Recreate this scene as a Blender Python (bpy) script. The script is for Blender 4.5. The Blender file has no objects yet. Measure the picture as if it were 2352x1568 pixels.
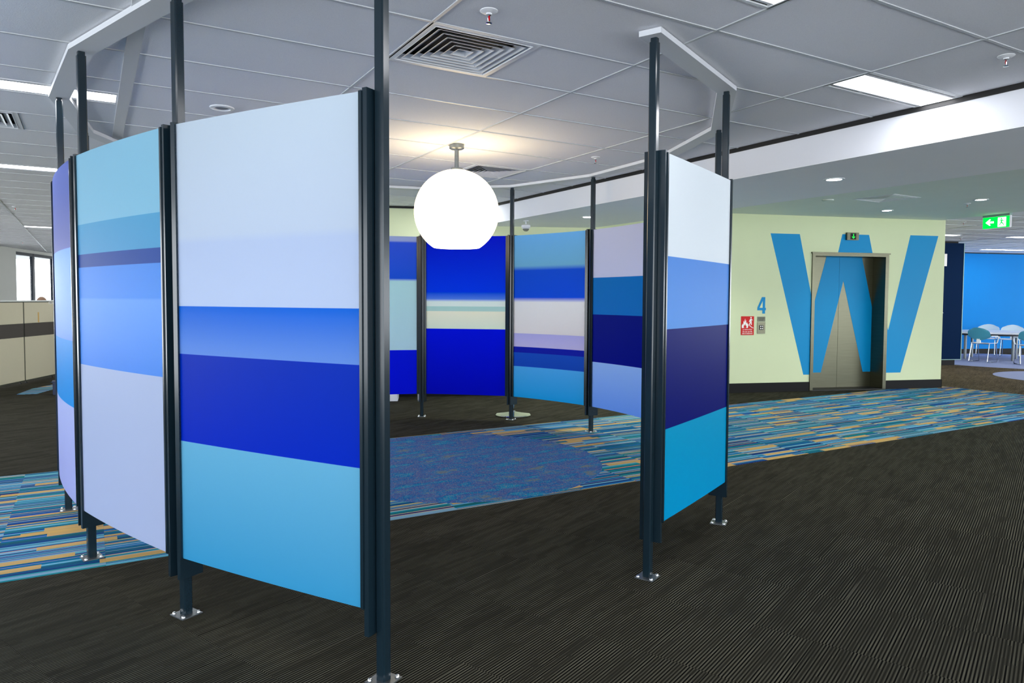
import bpy, bmesh, math, random
from mathutils import Vector, Matrix
random.seed(7)
SC = bpy.context.scene
COL = SC.collection
PI = math.pi

# ------------------------------------------------------------------ camera, world, exposure
EYE = 1.3705
cd = bpy.data.cameras.new('camera'); cam = bpy.data.objects.new('camera', cd); COL.objects.link(cam)
Rr = Vector((0.86215, -0.506629, 0.004949)); Uu = Vector((0.018732, 0.041635, 0.998957)); Bk = Vector((-0.506306, -0.861158, 0.045386))
M = Matrix(((Rr.x, Uu.x, Bk.x, 0), (Rr.y, Uu.y, Bk.y, 0), (Rr.z, Uu.z, Bk.z, EYE), (0, 0, 0, 1)))
cam.matrix_world = M
cd.sensor_width = 36; cd.lens = 25.2846; cd.shift_y = -0.00932; cd.clip_start = .05; cd.clip_end = 200
SC.camera = cam
FX = 1651.93

world = bpy.data.worlds.new('world'); SC.world = world; world.use_nodes = True
wb = world.node_tree.nodes['Background']; wb.inputs[0].default_value = (0.90, 0.95, 1.0, 1); wb.inputs[1].default_value = 4.6
SC.view_settings.view_transform = 'Standard'; SC.view_settings.look = 'None'
SC.view_settings.gamma = 1; SC.view_settings.exposure = 0.52; SC.view_settings.use_curve_mapping = False
SC.cycles.use_denoising = True
SC.cycles.max_bounces = 8; SC.cycles.diffuse_bounces = 5; SC.cycles.glossy_bounces = 3; SC.cycles.transmission_bounces = 4
SC.cycles.sample_clamp_indirect = 4.0; SC.cycles.caustics_reflective = False; SC.cycles.caustics_refractive = False
TROFFER = 14.0

# ------------------------------------------------------------------ tagging
def link(o, parent=None):
    COL.objects.link(o)
    if parent is not None: o.parent = parent
    return o
def tag(o, label=None, cat=None, group=None, kind=None):
    if label: o['label'] = label
    if cat: o['category'] = cat
    if group: o['group'] = group
    if kind: o['kind'] = kind
    return o
def empty(name, loc=(0, 0, 0), rz=0):
    o = bpy.data.objects.new(name, None); o.location = loc; o.rotation_euler = (0, 0, rz); o.empty_display_size = .1
    return link(o)
def copy_tree(o, parent=None):
    c = o.copy(); COL.objects.link(c); c.parent = parent
    for ch in list(o.children): copy_tree(ch, c)
    return c

# ------------------------------------------------------------------ colour and material helpers
def s2l(c):
    return tuple(((x / 255) / 12.92 if x / 255 <= .04045 else ((x / 255 + .055) / 1.055) ** 2.4) for x in c) + (1,)
class G:
    def __init__(s, name):
        s.m = bpy.data.materials.new(name); s.m.use_nodes = True; s.t = s.m.node_tree; s.b = s.t.nodes['Principled BSDF']; s.out = s.t.nodes['Material Output']
    def n(s, typ, ins=None, **kw):
        nd = s.t.nodes.new(typ)
        for k, v in kw.items(): setattr(nd, k, v)
        for k, v in (ins or {}).items(): s.put(nd.inputs[k], v)
        return nd
    def put(s, sock, v):
        if isinstance(v, bpy.types.NodeSocket): s.t.links.new(v, sock)
        elif isinstance(v, bpy.types.Node): s.t.links.new(v.outputs[0], sock)
        else: sock.default_value = v
    def ma(s, op, a, b=0.0, c=0.0):
        return s.n('ShaderNodeMath', {0: a, 1: b, 2: c}, operation=op).outputs[0]
    def mix(s, f, a, b, bt='MIX'):
        nd = s.n('ShaderNodeMix', data_type='RGBA', blend_type=bt)
        s.put(nd.inputs[0], f); s.put(nd.inputs[6], a); s.put(nd.inputs[7], b); return nd.outputs[2]
    def ramp(s, f, stops, interp='LINEAR'):
        nd = s.n('ShaderNodeValToRGB', {0: f}); r = nd.color_ramp; r.interpolation = interp
        while len(r.elements) > 1: r.elements.remove(r.elements[-1])
        r.elements[0].position = stops[0][0]; r.elements[0].color = stops[0][1]
        for p, c in stops[1:]:
            e = r.elements.new(p); e.color = c
        return nd.outputs[0]
    def comb(s, x, y, z=0.0): return s.n('ShaderNodeCombineXYZ', {0: x, 1: y, 2: z}).outputs[0]
    def wn(s, v): return s.n('ShaderNodeTexWhiteNoise', {'Vector': v}, noise_dimensions='3D')
    def noise(s, v, scale, detail=2.0, rough=.5):
        nd = s.n('ShaderNodeTexNoise', {'Scale': scale, 'Detail': detail, 'Roughness': rough})
        if v is not None: s.put(nd.inputs['Vector'], v)
        return nd.outputs['Fac']
    def pos(s): return s.n('ShaderNodeNewGeometry').outputs['Position']
    def set(s, **kw):
        for k, v in kw.items(): s.put(s.b.inputs[k.replace('_', ' ')], v)
        return s
    def bump(s, h, dist=.001, strength=1.0):
        s.put(s.b.inputs['Normal'], s.n('ShaderNodeBump', {'Height': h, 'Distance': dist, 'Strength': strength}).outputs[0]); return s
MATS = {}
def plain(name, rgb, rough=.6, metal=0.0, grain=0.0, gs=60., emit=None, es=0., bump=0., spec=.5):
    if name in MATS: return MATS[name]
    g = G(name); c = s2l(rgb)
    tc = g.n('ShaderNodeTexCoord').outputs['Object']
    nz = g.noise(tc, gs, 3.0)
    lo = tuple(x * (1 - grain) for x in c[:3]) + (1,); hi = tuple(min(1, x * (1 + grain)) for x in c[:3]) + (1,)
    g.set(Base_Color=g.mix(nz, lo, hi), Roughness=rough, Metallic=metal)
    g.b.inputs['Specular IOR Level'].default_value = spec
    if bump: g.bump(nz, bump)
    if emit:
        g.b.inputs['Emission Color'].default_value = s2l(emit); g.b.inputs['Emission Strength'].default_value = es
    MATS[name] = g.m; return g.m

m_post = plain('charcoal_powder_coat', (18, 34, 43), .20, 0, .08, 300)
m_dark = plain('black_plastic', (14, 14, 15), .5, 0, .1)
m_galv = plain('galvanised_steel', (118, 124, 128), .32, .85, .25, 40)
m_chrome = plain('chrome', (205, 208, 210), .08, 1.0, .02)
m_track = plain('white_board', (214, 217, 222), .5, 0, .02, 20)
m_white = plain('white_enamel', (225, 227, 230), .4, 0, .02)
m_grid = plain('grid_bar_white', (194, 197, 200), .4, 0, .02)
m_fascia = plain('white_paint', (226, 228, 234), .6, 0, .02, 4, spec=0.1)
m_beam = plain('beam_plaster', (246, 248, 252), .8, 0, .02, 3, spec=.1)
m_plaster = plain('lobby_plaster', (222, 230, 222), .8, 0, .03, 3, spec=0.1)
m_wall = plain('cream_green_paint', (216, 224, 184), .7, 0, .02, 3, spec=0.12)
m_lwall = plain('off_white_paint', (240, 240, 234), .7, 0, .02, 3, spec=0.12)
m_skirt = plain('black_skirting', (12, 12, 13), .45, 0, .1, spec=0.15)
m_vinyl = plain('blue_vinyl', (0, 140, 200), .42, 0, .02, spec=0.15)
m_bluewall = plain('bright_blue_paint', (0, 130, 208), .6, 0, .03, 2, spec=0.1)
m_navy = plain('navy_fabric_board', (10, 34, 66), .8, 0, .2, 200, spec=0.05)
m_red = plain('red_sign', (205, 12, 10), .35, 0, .02, spec=0.15)
m_signwhite = plain('sign_white', (245, 240, 235), .4)
m_black = plain('soot_black', (5, 5, 6), .7)

def steel_mat():
    g = G('brushed_stainless'); tc = g.n('ShaderNodeTexCoord').outputs['Object']
    mp = g.n('ShaderNodeMapping', {'Vector': tc}); mp.inputs['Scale'].default_value = (3, 3, 400)
    nz = g.noise(mp.outputs[0], 1.0, 4.0)
    g.set(Base_Color=g.mix(nz, s2l((80, 80, 66)), s2l((112, 111, 94))), Metallic=.95, Roughness=g.ma('MULTIPLY_ADD', nz, .15, .24))
    g.bump(nz, .0004); return g.m
m_steel = steel_mat()

def dark_carpet(nm, c=((3, 3, 3), (9, 9, 8), (58, 56, 49), (110, 107, 92))):
    g = G(nm); p = g.pos(); sx = g.n('ShaderNodeSeparateXYZ', {0: p}); X, Y = sx.outputs[0], sx.outputs[1]
    s = g.ma('ADD', g.ma('MULTIPLY', X, -.3762), g.ma('MULTIPLY', Y, .9265)); t = g.ma('ADD', g.ma('MULTIPLY', X, .9265), g.ma('MULTIPLY', Y, .3762))
    i = g.ma('FLOOR', g.ma('MULTIPLY', t, 2.0)); j = g.ma('FLOOR', g.ma('ADD', g.ma('MULTIPLY', s, 2.0), g.ma('MULTIPLY', g.ma('FLOORED_MODULO', i, 2.0), .5)))
    wn = g.wn(g.comb(i, j)); r = wn.outputs['Value']
    ph = g.ma('FRACT', g.ma('ADD', g.ma('DIVIDE', s, .0127), r))
    tri = g.ma('MULTIPLY', g.ma('ABSOLUTE', g.ma('SUBTRACT', ph, .5)), 2.0)
    st = g.n('ShaderNodeMapRange', {0: tri, 1: .38, 2: .62}).outputs[0]
    row = g.ma('FLOOR', g.ma('ADD', g.ma('DIVIDE', s, .0127), r)); cell = g.ma('FLOOR', g.ma('ADD', g.ma('MULTIPLY', t, 5.0), g.ma('MULTIPLY', g.wn(g.comb(row, j, 3.3)).outputs['Value'], 7.0)))
    seg = g.wn(g.comb(cell, row, i)).outputs['Value']
    big = g.noise(g.comb(g.ma('MULTIPLY', t, 2.2), g.ma('MULTIPLY', s, 9.0)), 1.0, 3.0)
    contrast = g.n('ShaderNodeMapRange', {0: g.ma('ADD', g.ma('MULTIPLY', seg, .45), g.ma('MULTIPLY', big, .8)), 1: .25, 2: .8}).outputs[0]
    pile = g.noise(g.comb(X, Y), 900.0, 2.0)
    base = g.mix(pile, s2l(c[0]), s2l(c[1]))
    lite = g.mix(pile, s2l(c[2]), s2l(c[3]))
    f = g.ma('MULTIPLY', st, contrast)
    col = g.mix(f, base, lite)
    col = g.mix(g.ma('MULTIPLY', g.ma('SUBTRACT', 1.0, contrast), .22), col, lite)
    col = g.mix(g.ma('MULTIPLY', r, .18), col, s2l((20, 18, 15)))
    g.set(Base_Color=col, Roughness=.95); g.b.inputs['Specular IOR Level'].default_value = .02
    g.bump(g.ma('ADD', g.ma('MULTIPLY', f, .6), g.ma('MULTIPLY', pile, .5)), .002, .7); return g.m
m_carpet = dark_carpet('charcoal_striped_carpet')
m_carpet_lit = dark_carpet('charcoal_carpet_lit_tone', ((30, 26, 20), (48, 42, 32), (120, 106, 82), (164, 148, 118)))  # same carpet recoloured lighter and warmer, painting in the far area's stronger light

def blue_carpet():
    g = G('blue_and_sand_striped_carpet'); p = g.pos(); sx = g.n('ShaderNodeSeparateXYZ', {0: p}); X, Y = sx.outputs[0], sx.outputs[1]
    tx = g.ma('FLOOR', g.ma('MULTIPLY', g.ma('SUBTRACT', X, .05), 2.0)); y0 = g.ma('SUBTRACT', Y, 4.165); ty = g.ma('FLOOR', g.ma('MULTIPLY', y0, 2.0))
    def rows(h, k):
        r = g.ma('FLOOR', g.ma('DIVIDE', y0, h)); return g.wn(g.comb(g.ma('ADD', tx, k), r, ty))
    a = rows(.052, 3.1); b = rows(.0195, 7.7); c = rows(.0085, 1.3)
    pal = [(0.0, s2l((4, 106, 122))), (.16, s2l((0, 96, 160))), (.27, s2l((16, 130, 140))), (.44, s2l((6, 66, 122))), (.51, s2l((84, 164, 184))), (.65, s2l((6, 98, 104))), (.78, s2l((24, 112, 168))), (.88, s2l((8, 128, 132)))]
    col = g.ramp(a.outputs['Value'], pal, 'CONSTANT')
    pal2 = [(0.0, s2l((100, 170, 205))), (.2, s2l((0, 60, 150))), (.38, s2l((0, 110, 135))), (.55, s2l((10, 44, 116))), (.68, s2l((204, 162, 92))), (.82, s2l((120, 165, 190)))]
    bx = g.wn(g.comb(g.ma('ADD', tx, 9.0), g.ma('FLOOR', g.ma('DIVIDE', y0, .0195)), 2.0))
    col = g.mix(g.ma('GREATER_THAN', b.outputs['Value'], .52), col, g.ramp(bx.outputs['Value'], pal2, 'CONSTANT'))
    cx = g.wn(g.comb(g.ma('ADD', tx, 5.0), g.ma('FLOOR', g.ma('DIVIDE', y0, .0085)), 5.0))
    pal3 = [(0.0, s2l((20, 40, 110))), (.3, s2l((206, 172, 108))), (.45, s2l((110, 180, 205))), (.62, s2l((0, 86, 120))), (.8, s2l((120, 150, 170)))]
    col = g.mix(g.ma('GREATER_THAN', c.outputs['Value'], .62), col, g.ramp(cx.outputs['Value'], pal3, 'CONSTANT'))
    # short sand coloured blocks
    rb = g.ma('FLOOR', g.ma('DIVIDE', y0, .062)); sh = g.wn(g.comb(rb, 4.0, 1.0)).outputs['Value']
    bc = g.ma('FLOOR', g.ma('ADD', g.ma('MULTIPLY', X, 2.6), g.ma('MULTIPLY', sh, 5.0)))
    blk = g.wn(g.comb(bc, rb, 8.0)).outputs['Value']
    col = g.mix(g.ma('MULTIPLY', g.ma('GREATER_THAN', blk, .893), .9), col, s2l((204, 166, 96)))
    sp = g.noise(g.comb(X, Y), 480.0, 2.0)
    col = g.mix(g.ma('MULTIPLY', g.n('ShaderNodeMapRange', {0: sp, 1: .5, 2: .75}).outputs[0], .45), col, s2l((12, 30, 70)))
    g.set(Base_Color=col, Roughness=.95); g.b.inputs['Specular IOR Level'].default_value = .1
    g.bump(g.ma('ADD', sp, g.ma('MULTIPLY', c.outputs['Value'], .5)), .002, .6); return g.m
m_blue = blue_carpet()

def disc_carpet():
    g = G('mottled_blue_violet_carpet'); p = g.pos(); sx = g.n('ShaderNodeSeparateXYZ', {0: p}); X, Y = sx.outputs[0], sx.outputs[1]
    big = g.noise(g.comb(g.ma('MULTIPLY', X, 2.6), g.ma('MULTIPLY', Y, 5.5)), 1.4, 2.0)
    col = g.ramp(big, [(.32, s2l((0, 128, 168))), (.42, s2l((14, 92, 156))), (.52, s2l((72, 90, 146))), (.6, s2l((14, 104, 162))), (.68, s2l((100, 112, 120)))])
    v = g.n('ShaderNodeTexVoronoi', {'Vector': g.comb(X, Y), 'Scale': 170.0})
    spk = g.n('ShaderNodeMapRange', {0: g.n('ShaderNodeSeparateColor', {0: v.outputs['Color']}).outputs[0], 1: .45, 2: .95}).outputs[0]
    tint = g.ramp(g.n('ShaderNodeSeparateColor', {0: v.outputs['Color']}).outputs[1], [(0, s2l((170, 140, 110))), (.3, s2l((50, 150, 180))), (.6, s2l((10, 50, 120))), (.85, s2l((100, 90, 140)))], 'CONSTANT')
    g.set(Base_Color=g.mix(g.ma('MULTIPLY', spk, .65), col, tint), Roughness=.95); g.b.inputs['Specular IOR Level'].default_value = .1
    g.bump(spk, .002, .6); return g.m
m_disc = disc_carpet()
m_lilac = plain('lilac_speckled_carpet', (150, 160, 196), .95, 0, .25, 150)

def ceiling_tile_mat():
    g = G('mineral_fibre_tile'); p = g.pos(); a = g.noise(p, 160.0, 3.0); v = g.noise(p, 420.0, 2.0)
    pin = g.n('ShaderNodeMapRange', {0: v, 1: .62, 2: .72}).outputs[0]
    col = g.mix(a, s2l((228, 229, 235)), s2l((240, 241, 244)))
    col = g.mix(g.ma('MULTIPLY', pin, .35), col, s2l((120, 120, 132)))
    g.set(Base_Color=col, Roughness=.9); g.b.inputs['Specular IOR Level'].default_value = .15
    g.bump(g.ma('ADD', a, v), .0012, .6); return g.m
m_tile = ceiling_tile_mat()

def emis(name, rgb, strength):
    g = G(name); e = g.n('ShaderNodeEmission', {0: s2l(rgb), 1: strength}); g.t.links.new(e.outputs[0], g.out.inputs[0]); return g.m
m_tube = emis('fluorescent_diffuser', (250, 251, 255), TROFFER)
m_down = emis('downlight_lens', (245, 252, 248), 30)
m_globe = emis('opal_glass_lit', (255, 230, 186), 4.8)
m_greenlit = emis('exit_green', (0, 225, 60), 1.5)
m_whitelit = emis('exit_white', (225, 255, 235), 2.0)
m_arrow = emis('arrow_green', (30, 235, 70), 2.0)

def panel_mat(name, bands, k_=1.0):
    if k_ != 1: bands = [(a, b, tuple(min(252, x * k_) for x in c), tuple(min(252, x * k_) for x in d_), e) for a, b, c, d_, e in bands]
    """bands: list of (z_top, z_bottom, rgb_top, rgb_bottom, soft) from the top down; printed on the sheet by height, with fades that put backlight shading into the colour"""
    g = G(name); oc = g.n('ShaderNodeTexCoord').outputs['Object']; z = g.n('ShaderNodeSeparateXYZ', {0: oc}).outputs[2]
    col = None
    for k, (zt, zb, ct, cb, soft) in enumerate(bands):
        c = s2l(ct) if ct == cb else g.mix(g.n('ShaderNodeMapRange', {0: z, 1: zb, 2: zt - soft}).outputs[0], s2l(cb), s2l(ct))
        if col is None: col = c
        else:
            pz, ps = bands[k - 1][1], soft
            col = g.mix(g.n('ShaderNodeMapRange', {0: z, 1: zt - soft, 2: zt + .001}).outputs[0], c, col)
    nz = g.noise(oc, 500.0, 2.0)
    g.set(Base_Color=col, Roughness=g.ma('MULTIPLY_ADD', nz, .05, .36)); g.b.inputs['Specular IOR Level'].default_value = .05
    tr = g.n('ShaderNodeBsdfTranslucent', {0: col}); mx = g.n('ShaderNodeMixShader', {0: .38, 1: g.b.outputs[0], 2: tr.outputs[0]})
    g.t.links.new(mx.outputs[0], g.out.inputs[0]); return g.m

# ------------------------------------------------------------------ mesh helpers
class MB:
    def __init__(s): s.v = []; s.f = []
    def add(s, vs, fs):
        k = len(s.v); s.v += [tuple(v) for v in vs]; s.f += [tuple(i + k for i in f) for f in fs]; return s
    def box(s, x0, x1, y0, y1, z0, z1, c=0.0):
        if c <= 0:
            vs = [(x, y, z) for z in (z0, z1) for y in (y0, y1) for x in (x0, x1)]
            return s.add(vs, [(0, 2, 3, 1), (4, 5, 7, 6), (0, 1, 5, 4), (2, 6, 7, 3), (0, 4, 6, 2), (1, 3, 7, 5)])
        b = bmesh.new(); bmesh.ops.create_cube(b, size=1)
        for v in b.verts: v.co = ((x0 + x1) / 2 + v.co.x * (x1 - x0), (y0 + y1) / 2 + v.co.y * (y1 - y0), (z0 + z1) / 2 + v.co.z * (z1 - z0))
        bmesh.ops.bevel(b, geom=b.edges[:], offset=c, segments=2, affect='EDGES')
        b.verts.index_update(); s.add([v.co[:] for v in b.verts], [[v.index for v in f.verts] for f in b.faces]); b.free(); return s
    def prism(s, poly, z0, z1, cap=True):
        n = len(poly); vs = [(x, y, z0) for x, y in poly] + [(x, y, z1) for x, y in poly]
        fs = [(i, (i + 1) % n, n + (i + 1) % n, n + i) for i in range(n)]
        if cap: fs += [tuple(reversed(range(n))), tuple(range(n, 2 * n))]
        return s.add(vs, fs)
    def wprism(s, poly, y0, y1):
        """polygon in the local x-z plane, from depth y0 to y1"""
        n = len(poly); vs = [(x, y0, z) for x, z in poly] + [(x, y1, z) for x, z in poly]
        return s.add(vs, [(i, (i + 1) % n, n + (i + 1) % n, n + i) for i in range(n)] + [tuple(reversed(range(n))), tuple(range(n, 2 * n))])
    def lathe(s, prof, n=32, c=(0, 0, 0)):
        vs = [(c[0] + r * math.cos(2 * PI * k / n), c[1] + r * math.sin(2 * PI * k / n), c[2] + z) for r, z in prof for k in range(n)]
        fs = [(i * n + k, i * n + (k + 1) % n, (i + 1) * n + (k + 1) % n, (i + 1) * n + k) for i in range(len(prof) - 1) for k in range(n)]
        if prof[0][0] > 0: fs.append(tuple(reversed(range(n))))
        if prof[-1][0] > 0: fs.append(tuple(range((len(prof) - 1) * n, len(prof) * n)))
        return s.add(vs, fs)
    def tube(s, pts, r, n=8):
        pts = [Vector(p) for p in pts]; rings = []
        up = None
        for i, p in enumerate(pts):
            d = ((pts[i + 1] - p).normalized() if i + 1 < len(pts) else Vector((0, 0, 0))) + ((p - pts[i - 1]).normalized() if i else Vector((0, 0, 0)))
            d.normalize()
            if up is None: up = d.orthogonal().normalized()
            up = (up - d * up.dot(d)).normalized(); w = d.cross(up)
            rings.append([p + (up * math.cos(2 * PI * k / n) + w * math.sin(2 * PI * k / n)) * r for k in range(n)])
        vs = [v for R in rings for v in R]
        fs = [(i * n + k, i * n + (k + 1) % n, (i + 1) * n + (k + 1) % n, (i + 1) * n + k) for i in range(len(pts) - 1) for k in range(n)]
        fs += [tuple(reversed(range(n))), tuple(range((len(pts) - 1) * n, len(pts) * n))]
        return s.add(vs, fs)
    def mesh(s, name, m, smooth=False):
        me = bpy.data.meshes.new(name); me.from_pydata(s.v, [], s.f); me.materials.append(m)
        b = bmesh.new(); b.from_mesh(me); bmesh.ops.remove_doubles(b, verts=b.verts, dist=1e-6)
        bmesh.ops.recalc_face_normals(b, faces=b.faces); b.to_mesh(me); b.free()
        if smooth:
            me.polygons.foreach_set('use_smooth', [True] * len(me.polygons)); me.set_sharp_from_angle(angle=math.radians(35))
        me.update(); return me
    def obj(s, name, m, parent=None, loc=(0, 0, 0), rz=0, smooth=False):
        o = bpy.data.objects.new(name, s.mesh(name, m, smooth)); o.location = loc; o.rotation_euler = (0, 0, rz); return link(o, parent)
def inst(name, me, parent=None, loc=(0, 0, 0), rz=0):
    o = bpy.data.objects.new(name, me); o.location = loc; o.rotation_euler = (0, 0, rz); return link(o, parent)
def text_obj(name, txt, size, m, parent, loc, rot, sx=1.0, align='CENTER', ext=.0008):
    cu = bpy.data.curves.new(name, 'FONT'); cu.body = txt; cu.size = size; cu.extrude = ext; cu.align_x = align; cu.space_line = .9
    t = bpy.data.objects.new(name, cu); COL.objects.link(t); bpy.context.view_layer.update()
    me = bpy.data.meshes.new_from_object(t.evaluated_get(bpy.context.evaluated_depsgraph_get())); bpy.data.objects.remove(t)
    me.materials.clear(); me.materials.append(m)
    o = bpy.data.objects.new(name, me); o.location = loc; o.rotation_euler = rot; o.scale = (sx, 1, 1); return link(o, parent)
def clip(poly, nx, ny, d):
    """keep the part of a convex polygon with nx*x + ny*y <= d"""
    out = []
    for i, p in enumerate(poly):
        q = poly[(i + 1) % len(poly)]; a = nx * p[0] + ny * p[1] - d; b = nx * q[0] + ny * q[1] - d
        if a <= 0: out.append(p)
        if (a < 0 < b) or (b < 0 < a):
            t = a / (a - b); out.append((p[0] + (q[0] - p[0]) * t, p[1] + (q[1] - p[1]) * t))
    return out
def area(p): return abs(sum(p[i][0] * p[(i + 1) % len(p)][1] - p[(i + 1) % len(p)][0] * p[i][1] for i in range(len(p)))) / 2 if len(p) > 2 else 0
def cam_px(P):
    q = Vector(P) - Vector((0, 0, EYE)); d = -q.dot(Bk)
    if d < .1: return None
    return 1176 + FX * q.dot(Rr) / d, 762 - FX * q.dot(Uu) / d, d
def shrink(poly, e):
    cx = sum(p[0] for p in poly) / len(poly); cy = sum(p[1] for p in poly) / len(poly)
    out = []
    for x, y in poly:
        L = math.hypot(x - cx, y - cy); k = max(0, 1 - e * 1.4 / max(L, .01)); out.append((cx + (x - cx) * k, cy + (y - cy) * k))
    return out
def slab(mb, poly, zf, zb, e=.0006, lip=.0008):
    """a tile: face at zf with a fine eased edge, body back to zb"""
    n = len(poly); inn = shrink(poly, e); s = 1 if zb > zf else -1
    vs = [(x, y, zf) for x, y in inn] + [(x, y, zf + s * lip) for x, y in poly] + [(x, y, zb) for x, y in poly]
    fs = [tuple(range(n))] + [(k * n + i, k * n + (i + 1) % n, (k + 1) * n + (i + 1) % n, (k + 1) * n + i) for k in (0, 1) for i in range(n)]
    return mb.add(vs, fs)

def place_tiles(root, name, stuff_name, polys, mats, zf, zb, limit):
    """polys: list of (polygon, material key). The nearest in view become parts; the rest one stuff part per material"""
    sc = []
    for P, k in polys:
        cx = sum(p[0] for p in P) / len(P); cy = sum(p[1] for p in P) / len(P)
        best = None
        for q in P + [(cx, cy)]:
            r = cam_px((q[0], q[1], zf))
            if r and -60 < r[0] < 2412 and -60 < r[1] < 1628: best = r[2] if best is None else min(best, r[2])
        sc.append((best if best is not None else 1e3 + math.hypot(cx, cy), P, k))
    sc.sort(key=lambda a: a[0]); rest = {}
    cache = {}
    for i, (dd, P, k) in enumerate(sc):
        if i < limit and dd < 14:
            cx, cy = P[0]; loc = [(round(x - cx, 4), round(y - cy, 4)) for x, y in P]; key = (k, tuple(loc))
            if key not in cache: cache[key] = slab(MB(), loc, 0, zb - zf).mesh(name, mats[k])
            inst(name, cache[key], root, (cx, cy, zf))
        else: slab(rest.setdefault(k, MB()), P, zf, zb)
    for k, mb in rest.items(): tag(mb.obj(stuff_name, mats[k], root), kind='stuff')

# ------------------------------------------------------------------ floor
H = 2.647
SY0, SY1, SXE = 4.165, 6.655, 11.88
floor = MB().prism([(-7.6, -5.6), (14.1, -5.6), (25.6, 3.4), (25.6, 31), (-7.6, 31), (-7.6, 4)], -.2, -.007).obj('floor', m_carpet); tag(floor, kind='structure')
polys = []
for k in range(-12, 24):
    for j in range(5):
        x0 = .05 + .5 * k; x1 = min(x0 + .5, SXE)
        if x1 - x0 > .02: polys.append(([(x0, SY0 + .498 * j), (x1, SY0 + .498 * j), (x1, SY0 + .498 * (j + 1)), (x0, SY0 + .498 * (j + 1))], 'b'))
ca, sa = .9265, .3762
def st(s, t): return (-sa * s + ca * t, ca * s + sa * t)
for j in range(-30, 44):
    for i in range(-16, 50):
        off = -.25 * (i % 2)
        P = [st(.5 * j + off, .5 * i), st(.5 * j + off, .5 * i + .5), st(.5 * j + off + .5, .5 * i + .5), st(.5 * j + off + .5, .5 * i)]
        cx, cy = sum(p[0] for p in P) / 4, sum(p[1] for p in P) / 4
        r = cam_px((cx, cy, 0))
        if not r or r[2] > 19 or not (-350 < r[0] < 2700) or r[1] > 1900: continue
        for hp in (((0, 1, SY0),), ((0, -1, -SY1),), ((0, -1, -SY0), (0, 1, SY1), (-1, 0, -SXE))):
            Q = P
            for h in hp: Q = clip(Q, *h)
            if area(Q) > 2e-4:
                for QQ, kk in ((clip(Q, 1, 0, SXE), 'd'), (clip(Q, -1, 0, -SXE), 'e')):
                    if area(QQ) > 2e-4: polys.append((QQ, kk))
place_tiles(floor, 'carpet_tile', 'far_carpet_tile', polys, {'b': m_blue, 'd': m_carpet, 'e': m_carpet_lit}, 0.0, -.006, 300)
def disc_poly(cx, cy, r, n=96): return [(cx + r * math.cos(2 * PI * k / n), cy + r * math.sin(2 * PI * k / n)) for k in range(n)]
o = slab(MB(), disc_poly(2.641, 5.41, 1.222), .0022, .0, .001, .001).obj('carpet_inlay', m_disc, floor); o['label'] = 'round mottled blue and violet carpet inlay in the striped walkway'
o = slab(MB(), disc_poly(18.5, 8.45, 2.35), .0022, .0, .001, .001).obj('carpet_inlay', m_lilac, floor); o['label'] = 'pale lilac carpet circle under the white table'
o = slab(MB(), disc_poly(15.3, 5.95, 1.27), .0022, .0, .001, .001).obj('carpet_inlay', m_lilac, floor); o['label'] = 'pale lilac carpet circle nearer the lobby'
pt = MB(); slab(pt, [(-.90, 12.18), (-.66, 12.12), (-.40, 12.86), (-.40, 13.5), (-.52, 13.3), (-.76, 12.84)], .0022, .0); slab(pt, [(-.56, 13.66), (-.30, 13.66), (-.30, 14.05), (-.47, 14.05)], .0022, 0.)
o = pt.obj('carpet_inlay', m_blue, floor); o['label'] = 'slanted blue carpet patch by the fabric partitions'

# ------------------------------------------------------------------ ceiling
ceil = MB().box(-7.6, 4.738, -5.6, 31, H + .06, H + .12).obj('ceiling', m_dark); tag(ceil, kind='structure')
GX = [.194 + 1.2 * k for k in range(-6, 4)] + [4.738]; GY = [3.711 + .6 * k for k in range(-16, 40)]
troffers = [(-1.006, .194, 5.211), (-1.006, .194, 8.511), (-1.006, .194, 15.711), (1.394, 2.594, 1.911), (3.794, 4.738, 2.511),
            (-1.006, .194, 1.911), (-3.406, -2.206, 1.911), (-3.406, -2.206, 5.211), (-3.406, -2.206, 8.511), (-3.406, -2.206, 12.111), (-1.006, .194, -1.089), (1.394, 2.594, -1.089), (3.794, 4.738, -1.089),
            (-3.406, -2.206, -1.089), (1.394, 2.594, -4.089), (-1.006, .194, -4.089), (-3.406, -2.206, 15.711), (-3.406, -2.206, 20.511), (1.394, 2.594, 8.511), (3.794, 4.738, 8.511), (.194, 1.394, 10.911), (.194, 1.394, 12.711), (.194, 1.394, 14.511), (.194, 1.394, 16.911), (-4.606, -3.406, 13.911), (-4.606, -3.406, 17.511), (1.394, 2.594, 15.711)]  # lights after the first row are unseen, added to brighten the room
vents = [(1.694, 3.411), (3.494, 6.411), (-.706, 6.411)]
CORE = [(1.9, 10.15), (4.76, 9.02), (7.8, 7.64), (8.189, 7.499), (11.65, 6.362), (12.9, 10.2), (3.1, 14.0)]
def in_core(x, y):
    c = False; n = len(CORE)
    for i in range(n):
        (x1, y1), (x2, y2) = CORE[i], CORE[i - 1]
        if (y1 > y) != (y2 > y) and x < (x2 - x1) * (y - y1) / (y2 - y1) + x1: c = not c
    return c
tp = []
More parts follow.
